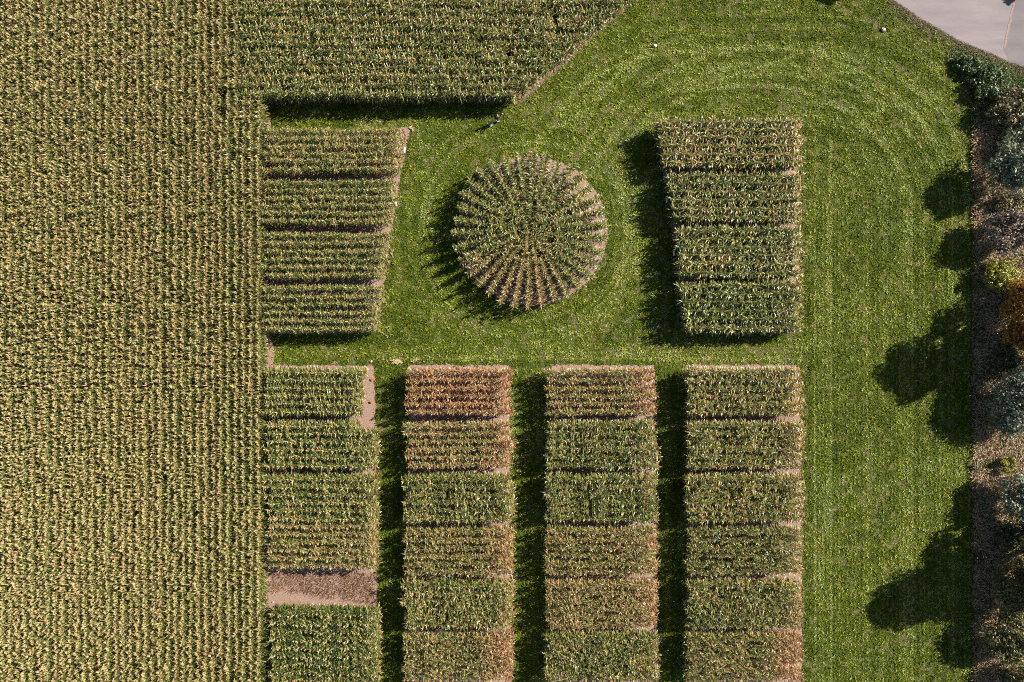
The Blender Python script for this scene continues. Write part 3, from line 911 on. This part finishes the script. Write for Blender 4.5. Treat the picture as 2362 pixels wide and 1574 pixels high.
# two tall trees whose shadows lie on the grass
tree('broadleaf_tree', 'tall dense tree behind the orange bush throwing the upper of the two big shadows', 2372, 742,
     [(0, 0.3, 9.0, 3.0, 2.9, 1.9), (-0.7, -0.3, 7.2, 3.4, 3.2, 1.9), (0.6, -0.7, 5.6, 3.4, 2.6, 1.7), (-0.4, -2.0, 4.6, 3.1, 2.6, 1.5), (-1.0, 1.9, 4.5, 2.8, 2.8, 1.6)], 'olive', 22000, 0.17, seed=11, clumps=150, trunk=0.24)
tree('broadleaf_tree', 'tallest tree at the right edge throwing the lower of the two big shadows', 2366, 1262,
     [(0, 0, 9.8, 2.3, 2.4, 1.9), (0.1, -0.2, 8.2, 3.1, 3.2, 1.9), (-0.5, -0.1, 6.3, 3.5, 3.9, 1.9), (-0.6, -0.2, 4.4, 3.3, 4.3, 1.7), (-0.6, 0.6, 3.0, 2.6, 3.9, 1.3), (-0.7, 2.8, 4.9, 2.5, 2.6, 1.6)], 'olive', 26000, 0.17, seed=12, clumps=170, trunk=0.26)
GB = 'bushes and small trees along the right edge'
B = [
 ('shrub', 'low dark green shrub at the bend of the mown edge below the road', 2218, 150, [(0, 0, .45, 1.0, .7, .4), (.6, -.5, .5, .9, .8, .45)], 'green', 1500, .1, 1),
 ('shrub', 'rounded green shrub below the verge, left of the curved weed edge', 2276, 196, [(0, 0, .7, 1.5, 1.6, .7), (-.9, -.6, .5, .9, 1.0, .5)], 'green', 3000, .11, 2),
 ('shrub', 'brownish green shrub below the road at the right edge', 2318, 262, [(0, 0, 1.2, 1.9, 1.7, 1.0), (.9, .4, 1.5, 1.4, 1.3, 1.1)], 'brown', 3600, .12, 3),
 ('shrub', 'light green speckled shrub next to the brownish one at the right edge', 2345, 320, [(0, 0, 1.6, 1.6, 1.6, 1.2)], 'greygreen', 2600, .12, 13),
 ('willow_shrub', 'pale grey-green shrub casting the small shadow nearest the road', 2290, 402, [(0, 0, 2.4, 1.9, 2.2, 1.3), (.5, 0, 3.4, 1.5, 1.7, 1.0)], 'greygreen', 5200, .14, 4),
 ('shrub', 'dark reddish brown low shrub below the pale grey-green shrub', 2318, 470, [(0, 0, .8, 1.5, 1.0, .7)], 'brown', 1500, .11, 14),
 ('round_bush', 'pinkish brown round bush with a short shadow on the grass edge', 2288, 545, [(0, 0, 1.8, 1.7, 1.8, 1.3), (.5, .2, 2.6, 1.3, 1.4, .9)], 'pinkbrown', 4600, .13, 5),
 ('shrub', 'yellow-green bush above the orange one', 2290, 642, [(0, 0, 1.0, 1.2, 1.5, .9)], 'yellow', 2300, .12, 6),
 ('autumn_bush', 'orange and red autumn bush at the right edge', 2325, 700, [(0, 0, 1.5, 1.4, 2.0, 1.2), (.6, .8, 1.2, 1.2, 1.2, 1.0)], 'orange', 3600, .13, 7),
 ('shrub', 'yellow-orange bush below the red autumn bush', 2315, 778, [(0, 0, 1.3, 1.2, 1.2, 1.0)], 'orange', 1800, .12, 17),
 ('shrub', 'dark shaded undergrowth bush between the orange and the willow bush', 2300, 830, [(0, 0, .9, 1.4, 1.6, .8)], 'dark', 1900, .12, 18),
 ('willow_bush', 'large silvery grey-green willow bush at the right edge', 2302, 920, [(0, 0, 2.3, 2.1, 2.9, 1.6), (.5, .8, 3.3, 1.7, 1.8, 1.1), (-.2, -1.4, 1.6, 1.6, 1.5, 1.1)], 'greygreen', 8500, .14, 8),
 ('shrub', 'small yellow shrub above the grey-green bush with the dark hollow', 2308, 1070, [(0, 0, .7, .7, .7, .5)], 'yellow', 500, .1, 19),
 ('willow_bush', 'grey-green bush beside the bright dry grass', 2318, 1140, [(0, 0, 2.0, 1.6, 2.1, 1.4), (.4, .7, 2.7, 1.2, 1.2, .9)], 'greygreen', 4400, .13, 9),
 ('shrub', 'dark shaded shrub under the tallest tree', 2318, 1225, [(0, 0, 1.0, 1.3, 1.2, .8)], 'dark', 1500, .12, 20),
 ('olive_bush', 'olive bush in half shade below the tallest tree', 2312, 1345, [(0, 0, 1.9, 1.8, 2.4, 1.4)], 'olive', 4600, .13, 10),
 ('olive_bush', 'yellow-olive sunlit bush near the bottom right corner', 2295, 1455, [(0, 0, 1.8, 1.8, 2.2, 1.5), (.4, .3, 2.6, 1.3, 1.4, 1.0)], 'olive', 5200, .13, 21),
 ('olive_bush', 'olive bush cut by the bottom right corner of the view', 2345, 1560, [(0, 0, 2.0, 1.7, 2.0, 1.5)], 'olive', 3600, .13, 22),
 ('shrub', 'yellow-green spiky plant on the road seam at the top right corner', 2345, -12, [(0, 0, .5, .5, .6, .4)], 'green', 420, .12, 23),
]
for nm, lab, u, v, lob, pal, n, lf, sd in B:
    lob = [(a * 1.1, b * 1.1, c * 1.12, d * 1.3, e * 1.22, f * 1.2) for a, b, c, d, e, f in lob]; n = int(n * 1.9)
    tree(nm, lab, u, v, lob, pal, n, lf * 1.08, 'bush' if nm != 'shrub' else 'shrub', GB if u < 2346 and v > 50 else None, 100 + sd, max(14, n // 75), 0.07)

# shed just outside the frame whose corner shadow falls on the grass
hx, hy, _ = G(2003, -29)
hut = empty('shed', (hx, hy, 0)); tag(hut, 'small wooden shed above the top edge whose corner shadow falls on the grass', 'shed')
ang = math.radians(-25)       # one wall runs up-left from the corner
d1 = Vector((-math.cos(math.radians(25)), math.sin(math.radians(25)), 0)); d2 = Vector((math.sin(math.radians(25)), math.cos(math.radians(25)), 0))
mb = MB()
A = Vector((0, 0, 0)); Bc = A + d1 * 3.2; Cc = Bc + d2 * 2.6; Dc = A + d2 * 2.6
up = Vector((0, 0, 2.9))
mb.add([A, Bc, Cc, Dc, A + up, Bc + up, Cc + up, Dc + up], [(0, 1, 5, 4), (1, 2, 6, 5), (2, 3, 7, 6), (3, 0, 4, 7)])
mb.build('wall', M_wood, hut)
mb = MB()
e = 0.12
q = [A - d1 * e - d2 * e, Bc + d1 * e - d2 * e, Cc + d1 * e + d2 * e, Dc - d1 * e + d2 * e]
mb.add([p + Vector((0, 0, 2.92)) for p in q] + [p + Vector((0, 0, 3.04)) for p in q], [(3, 2, 1, 0), (4, 5, 6, 7), (0, 1, 5, 4), (1, 2, 6, 5), (2, 3, 7, 6), (3, 0, 4, 7)])
mb.build('roof', simple('roof_felt', (0.12, 0.11, 0.1), 0.9), hut)

# ------------------------------------------------------------------ marker stakes and plot signs
def marker():
    root = empty('marker_stake')
    mb = MB(); mb.tube([(0, 0, 0), (0, 0, 0.30)], 0.018, 5); mb.build('stake', M_wood, root)
    mb = MB(); mb.box((0, 0, 0.33), (0.21, 0.24, 0.03), tilt=(math.radians(12), 'X')); mb.build('tag_plate', M_orange, root)
    return root
def copy_tree(o):
    c = o.copy(); col.objects.link(c)
    for ch in o.children:
        d = ch.copy(); col.objects.link(d); d.parent = c
    return c
proto = None
MK = [(862, 874, 'orange marker stake on bare soil at the top right of the first lower column'),
      (860, 926, 'orange marker stake on bare soil, second down the first lower column'),
      (865, 992, 'orange marker stake at the end of the second plot, where the bare soil stops'),
      (866, 1044, 'orange marker stake beside the middle of the second plot of the first lower column'),
      (866, 1162, 'orange marker stake beside the third plot of the first lower column'),
      (867, 1232, 'orange marker stake beside the plot with two small holes'),
      (1219, 358, 'orange marker stake between the topmost rays of the corn wheel'),
      (1340, 402, 'orange marker stake in the thin upper right part of the corn wheel'),
      (1381, 456, 'orange marker stake at the right rim of the corn wheel, above the widest point'),
      (1397, 518, 'orange marker stake at the rightmost point of the corn wheel'),
      (1384, 580, 'orange marker stake at the lower right rim of the corn wheel'),
      (1236, 697, 'orange marker stake at the bottom rim of the corn wheel')]
for u, v, lab in MK:
    o = marker() if proto is None else copy_tree(proto)
    if proto is None: proto = o
    x, y, _ = P(u, v, 0.33)
    o.location = (x, y, 0); o.rotation_euler = (0, 0, random.uniform(-.3, .3))
    tag(o, lab, 'marker', 'orange marker stakes')

def sign():
    """white board on two posts, red-orange plate low on its front"""
    root = empty('plot_sign')
    for yy in (-0.2, 0.2):
        mb = MB(); mb.box((0, yy, 0.5), (0.035, 0.035, 1.0)); mb.build('post', M_wood, root)
    mb = MB(); mb.box((0.045, 0, 0.86), (0.025, 0.50, 0.36), tilt=(math.radians(-10), 'Y')); mb.build('board', M_white, root)
    mb = MB(); mb.box((0.105, -0.15, 0.62), (0.02, 0.20, 0.16), tilt=(math.radians(-22), 'Y')); mb.build('name_plate', M_red, root)
    return root
proto = None
SG = [(933, 347, 0, 'white and orange sign at the right end of the uppermost upper left plot'),
      (913, 470, 0, 'white and orange sign at the right end of the second upper left plot'),
      (891, 590, 0, 'white and orange sign at the right end of the third upper left plot'),
      (870, 713, 0, 'white and orange sign at the right end of the lowest upper left plot'),
      (1538, 463, 1, 'shaded white and red sign at the left end of the second upper right plot'),
      (1555, 585, 1, 'shaded white and red sign at the left end of the third upper right plot'),
      (1571, 708, 1, 'shaded white and red sign at the left end of the lowest upper right plot')]
for u, v, f, lab in SG:
    o = sign() if proto is None else copy_tree(proto)
    if proto is None: proto = o
    x, y, _ = P(u, v, 0.7)
    o.location = (x, y, 0); o.rotation_euler = (0, 0, math.pi + 0.03 if f else random.uniform(-.18, -.05))
    tag(o, lab, 'sign', 'signs at the plot ends')

# ------------------------------------------------------------------ small things on the grass and soil
def stalk_obj(name, label, u, v, L, a, parent=None, z=0.06, w=0.035, cat='corn stalk', group=None, bend=0.12):
    mb = MB()
    pts = []
    for i in range(4):
        t = i / 3 - 0.5
        pts.append((t * L, math.sin(t * 3) * bend * L, 0.03 * math.sin(i * 2)))
    mb.tube(pts, [w, w * 0.9, w * 0.8, w * 0.35], 5)
    k = 1
    for t, s in ((-.2, 1), (.15, -1)):
        mb.add([(t * L, 0, .03), (t * L + .22 * L, s * .2 * L, .04), (t * L + .34 * L, s * .16 * L, .02), (t * L + .1, 0, .03)], [(0, 1, 2, 3)])
    o = mb.build(name, M_cut, parent)
    x, y, _ = G(u, v)
    if parent is None: o.location = (x, y, z); tag(o, label, cat, group)
    else: o.location = (x - parent.location.x, y - parent.location.y, z)
    o.rotation_euler = (0, 0, a)
    return o
M_cut = simple('cut_stalk', (0.55, 0.40, 0.25), 0.7, 0.3, 9)
hp = empty('stalk_pile', (*G(915, 835)[:2], 0)); tag(hp, 'small pile of pale cut corn stalks lying on grass above the withered plot', 'stalk pile')
for i in range(13):
    u = 915 + random.uniform(-11, 11); v = 834 + random.uniform(-4, 4)
    stalk_obj('stalk', None, u, v, random.uniform(0.45, 0.8), random.uniform(-.45, .25), hp, 0.05 + 0.02 * i / 3)
LS = [(955, 832, .5, 1.1, 'upright pale stalk lying right of the stalk pile'), (961, 831, .6, .7, 'longest loose stalk right of the stalk pile'), (950, 834, .4, .1, 'short pale stalk next to the stalk pile'),
      (968, 836, .22, -.3, 'stubby pale stalk piece at the corner of the second lower column'), (940, 822, .35, -1.2, 'thin stalk piece lying above the stalk pile'),
      (1013, 820, .4, -.7, 'pale stalk piece on grass above the withered plot'), (1030, 839, .28, -.6, 'pale stalk end beside the soil above the withered plot'),
      (882, 768, .45, -.5, 'upper of two crossed pale stalks below the lowest upper left plot'), (892, 775, .45, -.8, 'lower of two crossed pale stalks below the lowest upper left plot'),
      (905, 585, .9, 1.5, 'long thin pale stalk lying on grass beside the third upper left plot'), (884, 692, .7, -.9, 'bent pale stalk on grass beside the lowest upper left plot'),
      (1620, 826, .6, -1.1, 'thin straw stalk on the grass above the fourth lower column'), (1632, 824, .7, -1.2, 'second thin straw stalk above the fourth lower column, nearer the wide strip')]
for u, v, L, a, lab in LS:
    stalk_obj('corn_stalk', lab, u, v, L, a, None, 0.09, 0.025, group='loose stalks on the grass')

M_cob = simple('cob_yellow', (0.80, 0.36, 0.03), 0.5, 0.25, 30)
M_husk = simple('husk', (0.70, 0.58, 0.38), 0.7, 0.25, 12)
cb = empty('corn_cobs', (*G(952, 297)[:2], 0)); tag(cb, 'bunch of orange corn cobs with pale husks, at the corner of the upper left block', 'corn cobs')
for i, (dx, dy, a) in enumerate([(0, .06, .2), (.06, -.08, -.7), (-.02, -.02, 1.1), (.1, .04, -.3)]):
    mb = MB(); mb.tube([(-.12, 0, 0), (-.07, 0, 0), (.05, 0, 0), (.13, 0, 0)], [.012, .035, .032, .008], 7)
    o = mb.build('cob', M_cob, cb, True, (dx, dy, .09 + .02 * i)); o.rotation_euler = (0, 0, a)
for i, (dx, dy, a) in enumerate([(-.14, .0, -.7), (-.2, .14, .5), (-.05, .2, 1.5), (.05, -.2, -.8)]):
    mb = MB(); mb.add([(-.2, -.02, 0), (-.05, -.06, .04), (.2, 0, 0), (-.05, .06, .03)], [(0, 1, 2, 3)])
    o = mb.build('husk', M_husk, cb, False, (dx, dy, .12)); o.rotation_euler = (0, 0, a)

def rock(name, label, u, v, r, mat, cat='stone', sq=0.6, z=0.05):
    mb = MB(); mb.ball((0, 0, 0), (r, r * 0.85, r * sq), 9, 6, 0.16)
    o = mb.build(name, mat); x, y, _ = G(u, v); o.location = (x, y, z); o.rotation_euler = (0, 0, random.uniform(0, 3)); tag(o, label, cat); return o
M_pale = simple('pale_stone', (0.62, 0.50, 0.44), 0.85, 0.25)
rock('stone', 'pinkish flat boulder in the grass near the road', 2037, 70, 0.24, M_pale, z=0.08)
rock('husk_scrap', 'crumpled pale husk on the grass above the first lower column', 857, 834, 0.13, M_husk, 'husk', z=0.1)
rock('stone', 'small round pale stone on the cleared patch beside the left field', 630, 1389, 0.11, M_pale)
rock('stone', 'small white stone in the shaded lane above the fourth lower column', 1598, 786, 0.06, M_white, z=0.12)
rock('clod', 'small dark brown clod of earth on grass below the field corner', 1223, 235, 0.12, simple('dark_clod', (0.10, 0.06, 0.03), 0.9, .3), 'clod', z=0.1)
rock('clod', 'small pinkish clod on the grass right of the person in the dark jacket', 1159, 264, 0.09, M_pale, 'clod', z=0.12)

# white bag with an orange scrap
bag = empty('white_bag', (*G(1510, 107)[:2], 0)); tag(bag, 'crumpled white bag lying on the grass in the upper part of the meadow', 'bag')
mb = MB(); mb.ball((0, 0, .13), (.17, .15, .13), 9, 6, .22); mb.ball((-.14, -.02, .09), (.1, .07, .08), 8, 5, .2); mb.build('sack', M_white, bag)
mb = MB(); mb.tube([(.02, .05, .24), (.06, .1, .3), (.13, .1, .3), (.16, .03, .22)], .012, 5); mb.build('handle', M_husk, bag)
mb = MB(); mb.box((0, 0, 0), (.16, .07, .02), .2); o = mb.build('orange_scrap', M_orange, None, False, G(1496, 107, .12)); tag(o, 'small orange scrap on grass left of the white bag', 'scrap'); o.rotation_euler = (0, 0, -.5)

# blue and white box beside the standing person
M_blue = simple('blue_lid', (0.12, 0.18, 0.52), 0.4, 0.08)
bx = empty('storage_box', (*G(1133, 289)[:2], 0), math.radians(38)); tag(bx, 'small blue and white box on grass in front of the person in dark jacket', 'box')
mb = MB(); mb.box((0, 0, .20), (.34, .28, .40), taper=0.97); mb.build('case', M_white, bx)
mb = MB(); mb.box((0, .085, .417), (.345, .15, .03)); mb.build('lid', M_blue, bx)
mb = MB(); mb.box((0, -.075, .415), (.345, .14, .026)); mb.build('lid', M_white, bx)

# ------------------------------------------------------------------ people
dgraph = None
def skin_mesh(name, verts, edges, radii, root=0, levels=1):
    me = bpy.data.meshes.new(name + '_cage'); me.from_pydata([tuple(v) for v in verts], edges, [])
    ob = bpy.data.objects.new(name + '_cage', me); col.objects.link(ob)
    ob.modifiers.new('skin', 'SKIN'); s = ob.modifiers.new('sub', 'SUBSURF'); s.levels = levels; s.render_levels = levels
    if not me.skin_vertices: 
        bpy.context.view_layer.objects.active = ob
        bpy.ops.mesh.customdata_skin_add()
    for i, r_ in enumerate(radii):
        sv = me.skin_vertices[0].data[i]; sv.radius = (r_, r_) if not isinstance(r_, tuple) else r_; sv.use_root = (i == root)
    dg = bpy.context.evaluated_depsgraph_get()
    out = bpy.data.meshes.new_from_object(ob.evaluated_get(dg)); out.name = name
    bpy.data.objects.remove(ob); bpy.data.meshes.remove(me)
    out.polygons.foreach_set('use_smooth', [True] * len(out.polygons))
    return out

M_skin = simple('skin', (0.55, 0.33, 0.24), 0.5, 0.08)
def person(label, u, v, rz, top_c, leg_c, hair_c, hat=None, arms='hold', lean=0.0, scale=1.0, shoe=(0.05, 0.04, 0.04)):
    root = empty('person', G(u, v), rz); tag(root, label, 'person'); root.scale = (scale,) * 3
    # facing -y. joints: pelvis 0, waist 1, chest 2, neck 3, head 4, crown 5
    ly = lean
    S = {'pel': (0, 0, .95), 'wai': (0, -.02 - ly * .2, 1.12), 'che': (0, -ly * .55, 1.34), 'nek': (0, -ly * .8, 1.50), 'hea': (0, -.02 - ly * .95, 1.62), 'cro': (0, -.01 - ly, 1.72)}
    if arms == 'hold':
        ar = {s: [(s * .19, -ly * .6, 1.42), (s * .27, -.08 - ly * .6, 1.17), (s * .13, -.32 - ly * .6, 1.22), (s * .08, -.38 - ly * .6, 1.24)] for s in (-1, 1)}
    elif arms == 'raise':
        ar = {-1: [(-.19, -ly * .6, 1.42), (-.30, -.10, 1.22), (-.20, -.28, 1.42), (-.14, -.32, 1.50)], 1: [(.19, -ly * .6, 1.42), (.28, -.02, 1.15), (.24, -.22, 1.02), (.22, -.28, .98)]}
    else:
        ar = {s: [(s * .19, -ly * .6, 1.42), (s * .26, -.02 - ly * .7, 1.14), (s * .27, -.10 - ly * .9, .90), (s * .27, -.13 - ly * .9, .83)] for s in (-1, 1)}
    lg = {s: [(s * .10, 0, .90), (s * .12, -.03, .50), (s * .13, .02, .09), (s * .14, -.10, .04)] for s in (-1, 1)}
    keys = ['pel', 'wai', 'che', 'nek', 'hea', 'cro']
    V = [S[k] for k in keys]; R = [.13, .12, .14, .055, .085, .07]; E = [(0, 1), (1, 2), (2, 3), (3, 4), (4, 5)]
    for s in (-1, 1):
        n0 = len(V); V += ar[s]; R += [.062, .045, .032, .036]; E += [(2, n0), (n0, n0 + 1), (n0 + 1, n0 + 2), (n0 + 2, n0 + 3)]
    for s in (-1, 1):
        n0 = len(V); V += lg[s]; R += [.088, .062, .042, .04]; E += [(0, n0), (n0, n0 + 1), (n0 + 1, n0 + 2), (n0 + 2, n0 + 3)]
    body = skin_mesh('body', V, E, R)
    # hands: five bent fingers joined to the body mesh, and a nose and ears
    mb = MB()
    for s in (-1, 1):
        w_ = Vector(ar[s][3]); d = (Vector(ar[s][3]) - Vector(ar[s][2])).normalized(); sd = d.cross(Vector((0, 0, 1))).normalized(); dn = sd.cross(d)
        for k, (o_, L) in enumerate(((-.03, .07), (-.01, .08), (.01, .078), (.03, .06))):
            p = w_ + sd * o_ + d * .02
            mb.tube([p, p + d * L * .5, p + d * L * .85 - dn * L * .3, p + d * L * .9 - dn * L * .6], [.011, .010, .009, .007], 5)
        p = w_ + sd * (-s * .035)
        mb.tube([p, p + (d + sd * (-s) * .9).normalized() * .035, p + (d * 1.6 + sd * (-s) * .5).normalized() * .07], [.013, .012, .009], 5)
    hc = Vector(S['hea'])
    mb.ball(hc + Vector((0, -.093, .0)), (.013, .02, .02), 6, 5); 
    for s in (-1, 1): mb.ball(hc + Vector((s * .085, 0, 0)), (.012, .02, .03), 6, 5)
    hm = mb.mesh('hands', True)
    import bmesh
    bm = bmesh.new(); bm.from_mesh(body); bm.from_mesh(hm); bm.to_mesh(body); bm.free()
    link('body', body, M_skin, root)
    mj = simple('jacket_cloth', top_c[0], 0.9, 0.3, 10.0, 0.1, c2=top_c[1])
    Vj = [S['pel'], S['wai'], S['che'], (0, -ly * .75, 1.46)]; Rj = [.155, .15, .168, .085]; Ej = [(0, 1), (1, 2), (2, 3)]
    for s in (-1, 1):
        n0 = len(Vj); Vj += ar[s][:3]; Rj += [.08, .062, .05]; Ej += [(2, n0), (n0, n0 + 1), (n0 + 1, n0 + 2)]
    link('jacket', skin_mesh('jacket', Vj, Ej, Rj), mj, root)
    ml = simple('trouser_cloth', leg_c, 0.9, 0.25, 9.0, 0.1)
    Vt = [(0, 0, .97)]; Rt = [.14]; Et = []
    for s in (-1, 1):
        n0 = len(Vt); Vt += lg[s][:3]; Rt += [.10, .076, .06]; Et += [(0, n0), (n0, n0 + 1), (n0 + 1, n0 + 2)]
    link('trousers', skin_mesh('trousers', Vt, Et, Rt), ml, root)
    ms = simple('shoe_leather', shoe, 0.6)
    for s in (-1, 1):
        mb = MB(); mb.ball((s * .135, -.07, .045), (.055, .14, .05), 8, 5); mb.build('shoe', ms, root, True)
    if hat:
        mb = MB(); mb.ball(hc + Vector((0, .01, .06)), (.108, .115, .07), 10, 6); mb.box(hc + Vector((0, -.14, .05)), (.15, .12, .015)); mb.build('cap', simple('cap_cloth', hat, 0.8), root, True)
    else:
        mb = MB(); mb.ball(hc + Vector((0, .022, .035)), (.10, .10, .10), 10, 7, .04); mb.build('hair', simple('hair', hair_c, 0.7, 0.3, 30), root, True)
    return root

person('person in dark jacket and light blue jeans standing in the sun on the grass', 1148, 281, math.radians(8),
       ((0.05, 0.04, 0.06), (0.16, 0.08, 0.06)), (0.22, 0.34, 0.52), (0.42, 0.24, 0.17), None, 'hold', -.06, 1.0)
person('person in white cap, tan top and blue trousers in the shade of the corn', 1112, 237, math.radians(-10),
       ((0.30, 0.20, 0.13), (0.24, 0.15, 0.10)), (0.06, 0.16, 0.50), (0.1, 0.07, 0.05), (0.85, 0.8, 0.75), 'down', .05, .98)
person('person in a light blue and white shirt standing in the shade of the corn', 1131, 236, math.radians(12),
       ((0.55, 0.62, 0.85), (0.14, 0.2, 0.5)), (0.05, 0.05, 0.07), (0.07, 0.06, 0.06), None, 'raise', 0.0, 1.02, (0.5, 0.35, 0.12))
# remote control held by the standing person
rc = empty('remote_control', (*G(1148, 281)[:2], 0), math.radians(8)); tag(rc, 'small remote control held in both hands by the person in the dark jacket', 'remote control')
mb = MB(); mb.box((0, -.40, 1.275), (.17, .1, .045)); mb.build('case', simple('grey_plastic', (.5, .4, .38), .5), rc)
for s in (-1, 1):
    mb = MB(); mb.tube([(s * .05, -.40, 1.295), (s * .05, -.40, 1.325)], .008, 5); mb.build('stick', simple('black_plastic', (.03, .03, .03), .5), rc)
